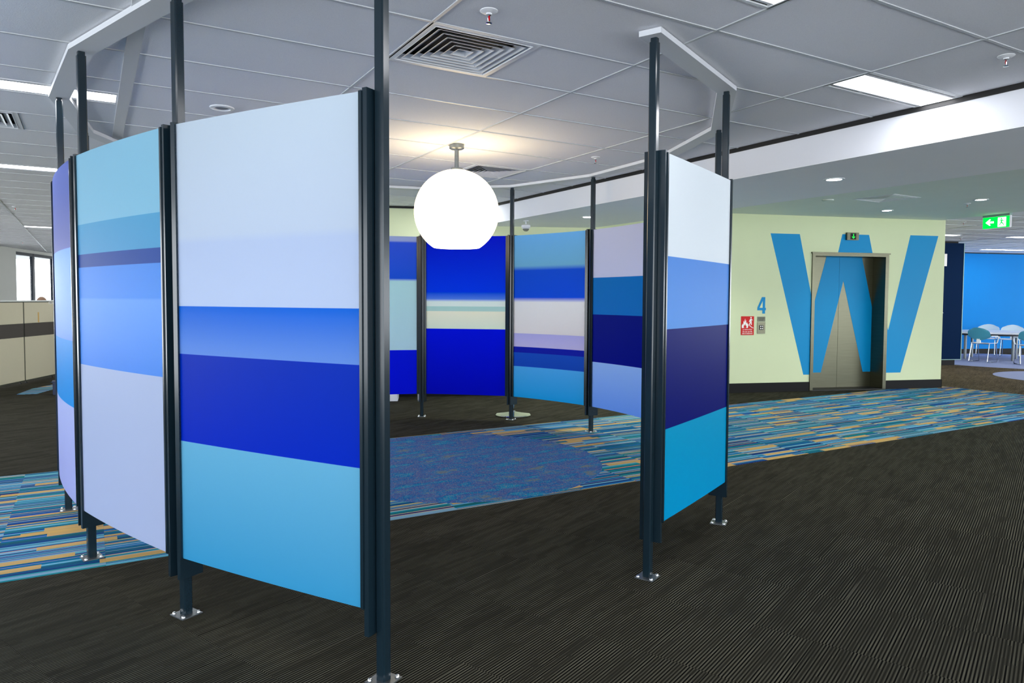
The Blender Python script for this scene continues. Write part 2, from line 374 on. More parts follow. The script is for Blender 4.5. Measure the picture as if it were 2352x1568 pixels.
for a in range(len(GX) - 1):
    for b in range(len(GY) - 1):
        x0, x1, y0, y1 = GX[a], GX[a + 1], GY[b], GY[b + 1]
        if in_core((x0 + x1) / 2, (y0 + y1) / 2) and in_core(x0, y0) and in_core(x1, y0): continue
        rects = [(x0, x1, y0, y1)]
        for tx0, tx1, ty in troffers:
            if abs(tx0 - x0) < .02:
                if abs(ty - y0) < .02: rects = [(x0, x1, y0 + .3, y1)]
                if abs(ty - y0 - .3) < .02: rects = [(x0, x1, y0, y0 + .3)]
        for vx, vy in vents:
            if x0 < vx < x1 and y0 < vy < y1:
                rects = [(vx + .3, x1, y0, y1)] if vx - x0 < .4 else [(x0, vx - .3, y0, y1)]
        for r in rects: tp.append(([(r[0] + .004, r[2] + .004), (r[1] - .004, r[2] + .004), (r[1] - .004, r[3] - .004), (r[0] + .004, r[3] - .004)], 't'))
# far ceiling beyond the lobby, laid square to the lift wall
WA = -.3173; wc, ws = math.cos(WA), math.sin(WA)
ceil2 = MB().prism([(10.6, .2), (26, .2), (26, 16), (12.9, 16), (12.9, 10.3), (11.58, 6.5)], H + .06, H + .12).obj('ceiling', m_dark); tag(ceil2, kind='structure')
ftro = [(13.4, 7.68), (15.76, 7.41), (18.98, 9.08), (17.2, 5.6)]  # last one is unseen, added to brighten the far room
def L2(x, y): return (11.6 + wc * x - ws * y, 6.35 + ws * x + wc * y)
def inv2(X, Y): X -= 11.6; Y -= 6.35; return (wc * X + ws * Y, -ws * X + wc * Y)
ftl = []
for X, Y in ftro:
    u, v = inv2(X, Y); ftl.append((round(u / 1.2) * 1.2, math.floor(v / .6) * .6 + .3))
fp = []
for a in range(-2, 12):
    for b in range(-12, 12):
        u0, v0 = 1.2 * a, .6 * b; h = .6
        for (tu, tv) in ftl:
            if abs(tu - u0) < .01 and abs(tv - .3 - v0) < .01: h = .3
        Q = [L2(u0 + .006, v0 + .006), L2(u0 + 1.194, v0 + .006), L2(u0 + 1.194, v0 + h - .006), L2(u0 + .006, v0 + h - .006)]
        Q = clip(Q, -1, .158, -(11.56 - 6.34 * .158) - .02)
        if area(Q) > .005: fp.append((Q, 't'))
place_tiles(ceil, 'ceiling_tile', 'far_ceiling_tile', tp, {'t': m_tile}, H + .005, H + .022, 290)
place_tiles(ceil2, 'ceiling_tile', 'far_ceiling_tile', fp, {'t': m_tile}, H + .005, H + .022, 0)
for x in GX[:-1]:
    if abs(x - .194) < .01: o = MB().box(.184, .254, -7, 31, H - .004, H + .03, .001).obj('grid_bar', m_grid, ceil); o['label'] = 'extra wide white service rail between the tiles'
    else: MB().box(x - .008, x + .008, -5.6, 31, H, H + .03).obj('grid_bar', m_grid, ceil)
cut = {}
for y in GY:
    segs = [(-7.1, 4.738)]
    for vx, vy in vents: pass
    MB().box(-7.1, 4.738, y - .008, y + .008, H + .0005, H + .03).obj('grid_bar', m_grid, ceil)
gb = MB()
for a in range(-2, 12):
    gb.prism([L2(1.2 * a - .012, -7), L2(1.2 * a + .012, -7), L2(1.2 * a + .012, 7), L2(1.2 * a - .012, 7)], H, H + .02)
for b in range(-12, 12):
    u = max(-2.0, 0)
    q = clip([L2(-2, .6 * b - .012), L2(14, .6 * b - .012), L2(14, .6 * b + .012), L2(-2, .6 * b + .012)], -1, .158, -(11.56 - 6.34 * .158))
    if area(q) > 0: gb.prism(q, H, H + .02)
tag(gb.obj('grid_bars', m_grid, ceil2), kind='stuff')

# recessed lights
def troffer(x0, x1, y0, label, loc=None, rz=0):
    L = x1 - x0; t = empty('ceiling_light', loc or (x0, y0, H), rz); tag(t, label, 'ceiling light')
    fr = MB(); W = .3
    fr.box(0, L, .0, .018, 0, .03).box(0, L, .282, .3, 0, .03).box(0, .02, .018, .282, 0, .03).box(L - .02, L, .018, .282, 0, .03)
    fr.box(.02, L - .02, .034, .05, .002, .03).box(.02, L - .02, .25, .266, .002, .03)
    fr.obj('frame', m_white, t)
    for k in range(3):
        a = .02 + (L - .04) * k / 3; b = .02 + (L - .04) * (k + 1) / 3
        for yy in (.018, .266): MB().box(a + .008, b - .008, yy, yy + .016, .008, .012).obj('air_slot', m_black, t)
    for k in range(4):
        a = .02 + (L - .04) * k / 3
        for yy in (.018, .266): fr2 = MB().box(max(a - .008, .02), min(a + .008, L - .02), yy, yy + .016, .002, .012).obj('slot_bridge', m_white, t)
    MB().box(.02, L - .02, .05, .25, .008, .02).obj('diffuser', m_tube, t)
    MB().box(.004, L - .004, .004, W - .004, .0305, .058).obj('housing', m_white, t)  # unseen block added above the diffuser to stop light leaking upward
    return t
TL = ['bright ceiling light at far upper left, cut by the white board ring', 'thin bright ceiling strip at left between the near light and the windows', 'smallest bright strip above the fabric partitions at far left',
      'ceiling light cut off by the top edge right of the middle', 'bright recessed light meeting the white bulkhead at upper right']
for i, (x0, x1, y) in enumerate(troffers):
    t = troffer(x0, x1, y, TL[i] if i < 5 else 'unseen recessed ceiling light added for its light, outside the picture or hidden behind the screens')
    if i >= 5: t['group'] = 'added ceiling lights not in view'
FL = ['bright strip light just right of the lift wall corner', 'strip light below the green exit sign', 'lowest strip light above the blue wall', 'unseen strip light added to brighten the far room, outside the picture']
for (u, v), lb in zip(ftl, FL):
    P = L2(u, v); troffer(0, 1.2, 0, lb, (P[0], P[1], H), WA)

def vent(x, y, z, s, label, rings=6, rz=0):
    t = empty('air_vent', (x, y, z), rz); tag(t, label, 'air vent'); a = s / 2
    def ring(o1, z1, o2, z2, th):
        mb = MB(); P = lambda h, zz: [(-h, -h, zz), (h, -h, zz), (h, h, zz), (-h, h, zz)]
        vs = P(o1, z1) + P(o2, z2) + P(o2 - th, z2) + P(o1 - th, z1)
        fs = [(k * 4 + i, k * 4 + (i + 1) % 4, ((k + 1) % 4) * 4 + (i + 1) % 4, ((k + 1) % 4) * 4 + i) for k in range(4) for i in range(4)]
        return mb.add(vs, fs)
    ring(a, 0, a, .02, .03).obj('frame', m_white, t); ring(a - .03, -.003, a - .045, .03, .004).obj('frame', m_white, t)
    for k in range(rings):
        h = (a - .05) * (1 - (k + .35) / (rings + .3))
        ring(h + .008, -.002, h - .026, .019, .003).obj('louvre', m_white, t)
    db = MB().box(-a + .002, a - .002, -a + .002, a - .002, .054, .058)
    for q in ((-a + .002, -a + .006, -a, a), (a - .006, a - .002, -a, a), (-a, a, -a + .002, -a + .006), (-a, a, a - .006, a - .002)): db.box(*q, .021, .056)  # side walls added to keep stray light out of the duct
    db.obj('duct_backing', m_black, t)
    return t
vent(vents[0][0], vents[0][1], H, .6, 'large square ceiling air vent in the middle, nearest the viewer')
vent(vents[1][0], vents[1][1], H, .6, 'square ceiling air vent behind the glowing globe lamp')
vent(vents[2][0], vents[2][1], H, .6, 'square air vent cut by the left edge of the picture')

# ------------------------------------------------------------------ bulkhead, lobby ceiling
tag(MB().box(4.738, 6.24, -7, 9.2, 2.40, H - .028).obj('ceiling_bulkhead', m_fascia), kind='structure')
tag(MB().box(4.728, 4.760, -7, 9.2, H - .029, H + .03).obj('trim_1', m_black), kind='structure')
tag(MB().prism([(6.24, -7), (9.5, -7), (11.56 - 13.34 * .158 + .1, -7), (11.56, 6.34), (11.7, 6.7), (7.4, 9.2), (6.24, 9.2)], H - .004, H + .12).obj('lobby_ceiling', m_plaster), kind='structure')
tag(MB().box(6.238, 6.25, -7, 9.2, 2.40, H).obj('trim_2', m_plaster), kind='structure')
tag(MB().box(4.74, 6.236, -7, 9.2, 2.396, 2.4).obj('trim_3', m_beam), kind='structure')

# ------------------------------------------------------------------ lift wall (local x along the wall, local y into it)
WO = (8.189, 7.499, 0); WR = -.31727
wall = MB()
wall.box(-.42, 1.29, 0, .3, 0, H + .05).box(2.62, 3.643, 0, .3, 0, H + .05).box(1.29, 2.62, 0, .3, 2.10, H + .05)
wall.box(3.343, 3.643, .3, 4.0, 0, H + .05)
wb_ = wall.obj('wall_back', m_wall, None, WO, WR); tag(wb_, kind='structure')
def seg_wall(a, b, name, m, th=.3, z0=0, z1=H + .05):
    d = Vector((b[0] - a[0], b[1] - a[1], 0)); L = d.length; r = math.atan2(d.y, d.x)
    return tag(MB().box(0, L, 0, th, z0, z1).obj(name, m, None, (a[0], a[1], 0), r), kind='structure'), L, r
P0 = (8.189 - .42 * math.cos(WR), 7.499 - .42 * math.sin(WR))
w2, L2_, r2 = seg_wall((4.4, 9.16), P0, 'wall_back', m_wall)
w3, L3_, r3 = seg_wall((1.9, 10.15), (4.4, 9.16), 'wall_back', m_wall)
w4, _, _ = seg_wall((3.1, 14.0), (1.9, 10.15), 'wall_left', m_wall, .2)
tag(MB().box(-.42, 1.285, -.012, 0, 0, .14).box(2.625, 3.655, -.012, 0, 0, .135).box(3.643, 3.655, -.012, 4.0, 0, .135).obj('baseboard_back', m_skirt, None, WO, WR), kind='structure')
for (wa, wbb) in (((4.4, 9.16), P0), ((1.9, 10.15), (4.4, 9.16))):
    d = Vector((wbb[0] - wa[0], wbb[1] - wa[1])); tag(MB().box(0, d.length, -.012, 0, 0, .125).obj('baseboard_back', m_skirt, None, (wa[0], wa[1], 0), math.atan2(d.y, d.x)), kind='structure')
d = Vector((4.4 - 1.9, 9.16 - 10.15)); tag(MB().box(0, d.length + .3, -.02, 0.0, H - .028, H).obj('trim_4', m_black, None, (1.9, 10.15, 0), math.atan2(d.y, d.x)), kind='structure')
# letter strokes painted across wall and lift doors
def stroke(poly, parent, y=-.0015, nm='letter_stroke', m=None): return MB().wprism(poly, y, y + .0012).obj(nm, m or m_vinyl, parent)
stroke([(.589, 2.368), (1.075, 2.368), (1.29, 1.465), (1.29, .25), (1.189, .25)], wb_)
stroke([(1.800, 2.384), (2.266, 2.384), (2.338, 2.10), (1.733, 2.10)], wb_)
stroke([(3.004, 2.396), (3.515, 2.396), (2.896, .255), (2.622, .255), (2.622, 1.0), (2.654, .92)], wb_)
# lift
D = .26
lift = empty('door_1', WO, WR); tag(lift, kind='structure')
fr = MB().box(1.29, 1.341, -.02, D, 0, 2.10).box(2.562, 2.62, -.02, D, 0, 2.10).box(1.341, 2.562, -.02, D, 2.05, 2.10)
fr.obj('door_frame', m_steel, lift)
MB().box(1.275, 2.635, -.035, 0, 2.085, 2.105, .002).obj('head_ledge', m_steel, lift)
MB().box(1.29, 2.62, -.02, D + .05, -.004, .012).obj('door_sill', m_dark, lift)
Wd = [(1.722, 2.052), (2.357, 2.052), (2.572, 1.235), (2.556, .25), (2.422, .25), (2.033, 1.683), (1.672, .25), (1.345, .25), (1.345, .66)]
for a, b in ((1.341, 1.9565), (1.9595, 2.562)):
    lf = MB().box(a, b, D, D + .03, .012, 2.05, .001).obj('door_leaf', m_steel, lift)
    # split the letter shape between both leaves: it is concave, so clip its two convex halves
    halves = [[(1.345, .66), (1.722, 2.052), (2.033, 2.052), (2.033, 1.683), (1.672, .25), (1.345, .25)], [(2.033, 2.052), (2.357, 2.052), (2.560, 1.28), (2.560, .25), (2.422, .25), (2.033, 1.683)]]
    for h in halves:
        q = clip(clip(h, 1, 0, b), -1, 0, -a)
        if area(q) > 1e-3: MB().wprism(q, D - .002, D - .0005).obj('letter_stroke', m_vinyl, lf)
MB().box(1.2, 2.7, D + .06, D + .1, 0, 2.2).obj('shaft_backing', m_black, lift)

# things on the lift wall
def on_wall(name, l, z, y=0.0):
    p = Matrix.Rotation(WR, 4, 'Z') @ Vector((l, y, 0)); e = empty(name, (WO[0] + p.x, WO[1] + p.y, z), WR); return e
four = MB().wprism([(.396, 1.262), (.396, 1.225), (.480, 1.225), (.480, 1.175), (.522, 1.175), (.522, 1.225), (.535, 1.225), (.535, 1.262), (.522, 1.262), (.522, 1.421), (.468, 1.421)][::-1], -.004, -.0005)
o = four.obj('floor_number', m_vinyl, None, WO, WR); tag(o, 'bright blue number 4 on the cream wall above the call buttons', 'wall number')
MB().wprism([(.430, 1.262), (.480, 1.262), (.480, 1.362)], -.005, -.004).obj('counter', m_wall, o)
sg = on_wall('safety_sign', .238, .997); tag(sg, 'red fire safety sign with white flames left of the lift call buttons', 'sign')
MB().box(-.106, .106, -.005, 0, -.139, .139, .001).obj('sign_board', m_red, sg)
def flat(parent, poly, m=m_signwhite, nm='pictogram', y=-.0065): return MB().wprism(poly, y, y + .0012).obj(nm, m, parent)
flat(sg, [(-.092, -.035), (-.094, .000), (-.078, .035), (-.076, .006), (-.066, .030), (-.070, .075), (-.056, .045), (-.040, .105), (-.034, .060), (-.024, .085), (-.022, .030), (-.006, .050), (.000, .018), (.012, .030), (.010, -.012), (.004, -.035)])
flat(sg, [(-.060, -.033), (-.062, -.01), (-.050, .02), (-.044, -.004), (-.032, .03), (-.028, -.006), (-.018, .006), (-.018, -.033)], m_red, 'pictogram', -.0075)
pm = [(.047, .072), (.028, .052), (.022, .058), (.034, .088), (.050, .103), (.060, .103), (.084, .082), (.080, .076), (.064, .086), (.066, .055), (.070, .010), (.058, .010), (.052, .045), (.034, .008), (.022, .014), (.038, .048)]
flat(sg, pm); MB().lathe([(.0, -.0012), (.011, -.0012), (.011, 0), (0, 0)], 16).obj('pictogram', m_signwhite, sg, (.055, -.0065, .118)).rotation_euler = (PI / 2, 0, 0)
flat(sg, [(.018, .006), (.048, .006), (.048, -.012), (.072, -.012), (.072, -.028), (.094, -.028), (.094, -.040), (.086, -.040), (.086, -.034), (.064, -.034), (.064, -.018), (.040, -.018), (.040, 0), (.018, 0)])
for k, tx in enumerate(['In event of fire', 'Do not use lifts', 'USE STAIRWAY']):
    text_obj('lettering', tx, .029, m_signwhite, sg, (0, -.0055, -.066 - .030 * k), (PI / 2, 0, 0), .88)
cp = on_wall('call_panel', .4635, 1.003); tag(cp, 'small steel lift call panel with black push buttons under the number 4', 'call panel')
MB().box(-.066, .066, -.008, 0, -.127, .045, .002).obj('button_plate', m_steel, cp)
MB().box(-.066, .066, -.005, 0, .052, .127, .002).obj('notice_plate', plain('grey_notice', (120, 122, 100), .5), cp)
for k, tx in enumerate(['IN CASE OF FIRE', 'DO NOT USE LIFT', 'USE STAIRS']): text_obj('lettering', tx, .014, m_dark, cp, (0, -.0058, .105 - .018 * k), (PI / 2, 0, 0), .95)
MB().box(-.034, .034, -.011, -.007, -.068, .000, .001).obj('button_surround', m_black, cp)
for sx in (-.014, .016):
    for sz in (-.018, -.05): MB().box(sx - .009, sx + .009, -.014, -.011, sz - .009, sz + .009, .001).obj('push_button', m_signwhite, cp)
ind = on_wall('floor_indicator', 1.958, 2.352); tag(ind, 'steel lift indicator box with a lit green down arrow above the lift', 'indicator')
MB().box(-.104, .104, -.04, 0, -.057, .057, .004).obj('housing', m_steel, ind)
MB().box(-.045, .052, -.042, -.039, -.046, .046).obj('display_screen', m_black, ind)
flat(ind, [(.004, -.036), (-.022, -.008), (-.017, -.002), (.000, -.02), (.000, .036), (.009, .036), (.009, -.02), (.026, -.002), (.031, -.008)][::-1], m_arrow, 'arrow', -.044)

# lobby downlights, vent, sprinklers
def downlight(x, y, z, label, power=48, on=True):
    t = empty('downlight', (x, y, z)); tag(t, label, 'downlight')
    MB().lathe([(.085, 0), (.085, -.004), (.062, -.006), (.058, .0)], 28).obj('trim_ring', m_white, t, smooth=True)
    MB().lathe([(.0, -.003), (.06, -.003), (.06, -.001), (0, -.001)], 24).obj('lens', m_down if on else m_white, t)
    if on:
        ld = bpy.data.lights.new('downlight_lamp', 'SPOT'); ld.energy = power; ld.spot_size = math.radians(104); ld.spot_blend = .7; ld.shadow_soft_size = .06; ld.color = (.96, 1.0, .90)
        lo = bpy.data.objects.new('downlight_lamp', ld); lo.location = (0, 0, -.02); link(lo, t)
    return t
downlight(5.438, 3.901, 2.395, 'largest downlight, on the bulkhead underside above the blue letter')
downlight(5.352, 7.264, 2.395, 'downlight on the bulkhead underside behind the back screen', 130)
downlight(7.514, 4.259, H - .005, 'downlight cut by the bulkhead edge at upper right')
downlight(7.497, 6.63, H - .005, 'downlight beside the right screen, near the bulkhead edge')
downlight(9.686, 6.103, H - .005, 'downlight directly above the lift', 45)
downlight(9.623, 4.835, H - .005, 'downlight left of the green exit sign', 45)
for q in ((7.5, 1.9), (9.65, 2.5), (5.44, .5)): downlight(q[0], q[1], 2.395 if q[0] < 6 else H - .005, 'unseen downlight added over the lobby outside the picture', 45)['group'] = 'added lobby downlights outside the picture'  # unseen downlights, added for their light on the lobby
vent(8.55, 5.40, H - .006, .55, 'square air vent in the lobby ceiling before the lift', 5)
MB_l = MB().lathe([(.07, 0), (.07, -.012), (.03, -.02), (0, -.02)], 24)
tag(MB_l.obj('ceiling_sensor', m_plaster, None, (8.055, 5.51 + .35, H - .004), smooth=True), 'small flat round sensor left of the lobby air vent', 'sensor')
sp_ = empty('ceiling_speaker', (.797, 5.226, H + .004)); tag(sp_, 'round white ceiling fitting above the big white panel', 'ceiling speaker')
MB().lathe([(.078, 0), (.078, -.008), (.055, -.012), (.050, -.004), (.03, .004)], 32).obj('rim', m_white, sp_, smooth=True)
MB().lathe([(.045, -.001), (.03, -.008), (.012, -.012), (0, -.012)], 24).obj('cone', plain('grey_plastic', (130, 132, 140), .5), sp_, smooth=True)

def make_sprinkler(x, y, z, label):
    t = empty('sprinkler', (x, y, z)); tag(t, label, 'sprinkler')
    MB().lathe([(.040, .0), (.040, -.003), (.030, -.009), (.014, -.012), (.012, -.018), (0, -.018)], 28).obj('escutcheon', m_white, t, smooth=True)
    MB().lathe([(.010, -.012), (.010, -.022), (.006, -.024)], 12).obj('body', m_chrome, t)
    MB().lathe([(.0, -.022), (.004, -.023), (.0045, -.035), (.003, -.044), (0, -.045)], 10).obj('bulb', plain('red_glass', (200, 10, 12), .1), t, smooth=True)
    for s_ in (-1, 1): MB().tube([(s_ * .009, 0, -.02), (s_ * .011, 0, -.035), (s_ * .007, 0, -.048), (0, 0, -.052)], .0018, 6).obj('frame_arm', m_chrome, t, rz=.6)
    MB().lathe([(.0, -.052), (.013, -.052), (.014, -.055), (0, -.056)], 14).obj('deflector', m_chrome, t)
    return t
zc = H + .005
make_sprinkler(1.559, 2.868, zc, 'red bulb sprinkler above the large middle air vent')
make_sprinkler(3.958, 5.262, zc, 'red bulb sprinkler right of the globe lamp')
make_sprinkler(4.15, 1.985, zc, 'red bulb sprinkler at the upper right by the bright light')
make_sprinkler(9.854, 5.114, H - .004, 'sprinkler left of the exit sign under the lobby ceiling')
make_sprinkler(-.879, 12.466, zc, 'sprinkler above the fabric partitions at far left')
make_sprinkler(12.176, 6.369, zc, 'sprinkler between lift wall corner and exit sign')
make_sprinkler(15.127, 7.953, zc, 'sprinkler just above the navy board column')
make_sprinkler(-1.302, 20.223, zc, 'tiny sprinkler in front of the window wall')

# dome camera on the bulkhead underside
t = empty('dome_camera', (4.942, 8.06, 2.396)); tag(t, 'small white dome camera hanging from the bulkhead over the back screen', 'camera')
MB().lathe([(.035, 0), (.035, -.008), (.008, -.012), (.008, -.045)], 20).obj('mount_stem', m_white, t, smooth=True)
MB().lathe([(0, -.045), (.040, -.048), (.060, -.062), (.060, -.085), (.045, -.105)], 28).obj('housing', m_white, t, smooth=True)
MB().lathe([(.044, -.100), (.036, -.125), (.018, -.138), (0, -.141)], 24).obj('dome', plain('smoked_dome', (120, 122, 112), .15), t, smooth=True)

# exit sign
ex = empty('exit_sign', (11.50, 5.545, H)); ex.rotation_euler = (0, 0, -PI / 2 - .16); tag(ex, 'lit green exit sign with white arrow and running figure', 'exit sign')
MB().box(-.2, .2, -.03, .03, -.03, 0, .002).obj('ceiling_mount', plain('sign_grey', (120, 150, 140), .5), ex)
MB().box(-.205, .205, -.022, .018, -.205, -.028, .006).obj('housing', m_white, ex)
MB().box(-.196, .196, -.025, -.021, -.198, -.036, .001).obj('sign_face', m_greenlit, ex)
def xflat(poly, m=m_whitelit): return MB().wprism(poly, -.0275, -.0255).obj('pictogram', m, ex)
xflat([(.03, -.186), (.15, -.186), (.15, -.05), (.03, -.05)])
xflat([(-.155, -.112), (-.09, -.062), (-.075, -.070), (-.098, -.098), (-.03, -.098), (-.03, -.126), (-.098, -.126), (-.075, -.152), (-.09, -.160)][::-1])
g_ = m_greenlit
MB().lathe([(0, -.001), (.011, -.001), (.011, 0), (0, 0)], 12).obj('pictogram', g_, ex, (.083, -.0285, -.068)).rotation_euler = (PI / 2, 0, 0)
MB().wprism([(.078, -.082), (.060, -.090), (.050, -.108), (.056, -.112), (.068, -.098), (.078, -.096), (.074, -.122), (.056, -.150), (.040, -.158), (.044, -.166), (.064, -.158), (.084, -.134), (.104, -.146), (.112, -.172), (.120, -.170), (.114, -.138), (.094, -.122), (.096, -.100), (.108, -.110), (.124, -.106), (.124, -.100), (.110, -.100), (.096, -.084)][::-1], -.029, -.0278).obj('pictogram', g_, ex)

# ------------------------------------------------------------------ globe lamp
t = empty('globe_pendant_lamp', (2.658, 5.443, H)); tag(t, 'large glowing white globe lamp hanging from a steel stem inside the screen ring', 'pendant lamp')
MB().lathe([(.062, .004), (.062, -.028), (.050, -.036), (.012, -.040), (.012, -.042)], 32).obj('canopy', m_galv, t, smooth=True)
MB().lathe([(.018, -.038), (.018, -.215)], 20).obj('stem', m_galv, t, smooth=True)
R = .352; zc0 = -.554; prof = []
for k in range(0, 40):
    a = math.radians(86 - k * 3.6)
    if R * math.sin(a) < -.295: break
    prof.append((R * math.cos(a), zc0 + R * math.sin(a)))
prof.append((math.sqrt(R * R - .295 ** 2), zc0 - .295)); prof.append((0.0, zc0 - .300))
MB().lathe([(0, zc0 + R)] + prof, 64).obj('globe', m_globe, t, smooth=True)
MB().lathe([(.05, zc0 + R + .012), (.05, zc0 + R - .006)], 24).obj('neck_collar', m_galv, t, smooth=True)

# ------------------------------------------------------------------ screens
POSTS = {'main': (.888, 2.409), 'one': (.339, 3.35), 'two': (-.012, 4.337), 'three': (-.138, 5.401), 'four': (.0, 6.42), 'five': (.50, 7.32), 'six': (1.30, 7.88), 'seven': (2.30, 7.98),
         'eight': (3.324, 7.72), 'nine': (4.13, 7.035), 'ten': (4.473, 5.981), 'eleven': (4.42, 4.86), 'twelve': (4.022, 3.851), 'thirteen': (3.325, 3.126), 'fourteen': (2.358, 2.676)}
PL = list(POSTS.values())
def sq(h, c=.005):
    return [(-h + c, -h), (h - c, -h), (h, -h + c), (h, h - c), (h - c, h), (-h + c, h), (-h, h - c), (-h, -h + c)]
plabels = {'main': 'nearest dark post, full height right of the big pale panel', 'one': 'dark post behind the left edge of the big pale panel', 'two': 'dark post behind the left edge of the light blue striped panel',
           'three': 'leftmost dark post, seen above and below the curved panel', 'eight': 'dark post at the back between the two royal blue panels', 'nine': 'dark post at the back in front of the chrome stand base',
           'ten': 'dark post right of the lamp standing on the striped walkway carpet', 'twelve': 'dark post seen only above the right screen, left of its neighbour', 'thirteen': 'dark post at the right end of the right screen',
           'fourteen': 'dark front post at the left edge of the right screen', 'four': 'dark post hidden behind the left screens', 'five': 'dark post hidden behind the big pale panel', 'six': 'dark post hidden behind the big pale panel at the back',
           'seven': 'dark post at the back hidden behind the nearest post', 'eleven': 'dark post hidden behind the right screen'}
me_pole = MB().prism(sq(.02), .004, 2.60).mesh('pole', m_post); me_spig = MB().prism(sq(.0165), 2.60, 2.620).mesh('spigot', m_post)
me_plate = MB().box(-.048, .048, -.048, .048, 0, .005, .001).mesh('base_plate', m_galv)
me_bolt = MB().lathe([(.009, .005), (.009, .008), (.006, .013), (0, .014)], 10).mesh('bolt', m_chrome, True)
for i, (k, p) in enumerate(POSTS.items()):
    if k in ('four', 'five', 'six', 'seven', 'eleven') and False: continue
    a = PL[max(0, i - 1)]; b = PL[min(len(PL) - 1, i + 1)]; r = math.atan2(b[1] - a[1], b[0] - a[0])
    t = empty('screen_post', (p[0], p[1], 0.0), r); tag(t, plabels[k], 'post')
    inst('pole', me_pole, t); inst('spigot', me_spig, t); inst('base_plate', me_plate, t)
    for sx in (-1, 1):
        for sy in (-1, 1): inst('bolt', me_bolt, t, (sx * .035, sy * .035, 0))
# ceiling board ring
tr = empty('ceiling_board_ring', (2.2, 5.2, H)); tag(tr, 'ring of white boards on the ceiling that the screen posts rise to', 'ceiling track')
W2 = .056; n = len(PL); offs = []
for i, p in enumerate(PL):
    def nrm(a, b):
        d = Vector((b[0] - a[0], b[1] - a[1])).normalized(); return Vector((-d.y, d.x)), d
    if i == 0: nn, d = nrm(PL[0], PL[1]); base = Vector(p) - d * .058; o_ = nn * W2
    elif i == n - 1: nn, d = nrm(PL[-2], PL[-1]); base = Vector(p) + d * .058; o_ = nn * W2
    else:
        n1, _ = nrm(PL[i - 1], p); n2, _ = nrm(p, PL[i + 1]); m_ = (n1 + n2).normalized(); o_ = m_ * (W2 / m_.dot(n1)); base = Vector(p)
    offs.append((base + o_, base - o_))
for i in range(n - 1):
    q = [offs[i][0], offs[i + 1][0], offs[i + 1][1], offs[i][1]]
    MB().prism([(v.x - 2.2, v.y - 5.2) for v in q], -.027, 0.0).obj('ceiling_board', m_track, tr)

CEN = Vector((2.21, 5.158))
SAG = {'nineten': .03, 'teneleven': .03, 'thirteenfourteen': .004, 'mainone': .008, 'twothree': .022}
def screen(a, b, mat, label, rad=-.048, gap=.045):
    key = a + b; A = Vector(POSTS[a]); Bv = Vector(POSTS[b]); d = (Bv - A); L = d.length; d.normalize(); out = Vector((d.y, -d.x))
    if out.dot((A + Bv) / 2 - CEN) < 0: A, Bv = Bv, A; d = -d; out = Vector((d.y, -d.x))
    # local frame: x along the screen, -y outwards
    r = math.atan2(d.y, d.x); t = empty('divider_screen', (A.x, A.y, 0), r); tag(t, label, 'screen')
    for x, s in ((.031, 1), (L - .031, -1)):
        MB().prism([(x - .010, -.055), (x + .010, -.055), (x + .010, .055), (x - .010, .055)], .175, 2.092).obj('end_channel', m_post, t)
        g0, g1 = (x + .010, x + gap - .021) if s > 0 else (x - gap + .021, x - .010)
        MB().box(g0, g1, rad - .012, rad - .004, .272, 2.083, .0008).box(g0, g1, rad + .004, rad + .012, .272, 2.083, .0008).box(min(g0, x), max(g1, x), rad - .004, rad + .004, .268, .276).obj('edge_grip', m_post, t)
    x0, x1 = gap, L - gap; N = 24; th = .005; sag = SAG.get(key, .014); mb = MB(); vs = []
    for k in range(N + 1):
        u = k / N; y = rad - sag * 4 * u * (1 - u)
        for zz in (.272, 2.082):
            for yy in (y - th / 2, y + th / 2): vs.append((x0 + (x1 - x0) * u, yy, zz))
    fs = []
    for k in range(N):
        a0 = 4 * k; b0 = a0 + 4; fs += [(a0, b0, b0 + 2, a0 + 2), (a0 + 1, a0 + 3, b0 + 3, b0 + 1), (a0, a0 + 1, b0 + 1, b0), (a0 + 2, b0 + 2, b0 + 3, a0 + 3)]
    fs += [(0, 2, 3, 1), (4 * N, 4 * N + 1, 4 * N + 3, 4 * N + 2)]
    mb.add(vs, fs).obj('acrylic_sheet', mat, t, smooth=True)
    return t
S1 = panel_mat('panel_print_a', [(2.09, 1.62, (196, 210, 222), (192, 206, 224), 0), (1.62, 1.335, (184, 200, 226), (188, 204, 230), .03), (1.335, 1.137, (0, 104, 215), (106, 150, 222), 0), (1.137, .772, (0, 50, 185), (0, 44, 196), 0), (.772, .26, (108, 182, 216), (60, 160, 208), 0)])  # base band's downward darkening is backlight shading put into the print
S2 = panel_mat('panel_print_b', [(2.09, 1.732, (146, 198, 220), (138, 194, 218), 0), (1.732, 1.583, (88, 166, 206), (84, 162, 206), .0), (1.583, 1.518, (34, 78, 160), (34, 78, 160), 0), (1.518, 1.368, (82, 148, 228), (86, 152, 232), 0), (1.368, 1.03, (112, 168, 238), (84, 148, 232), .01), (1.03, .26, (180, 194, 222), (178, 192, 224), 0)])
S3 = panel_mat('panel_print_c', [(2.09, 1.63, (104, 124, 200), (96, 106, 178), 0), (1.63, 1.138, (128, 178, 255), (110, 158, 250), 0), (1.138, .785, (20, 150, 225), (0, 150, 225), 0), (.785, .26, (182, 194, 236), (170, 178, 228), 0)])
S4 = panel_mat('panel_print_d', [(2.09, 1.585, (226, 233, 238), (226, 233, 238), 0), (1.585, 1.226, (90, 150, 224), (104, 164, 232), 0), (1.226, .73, (6, 22, 118), (4, 18, 118), 0), (.73, .26, (0, 162, 205), (0, 162, 212), 0)])
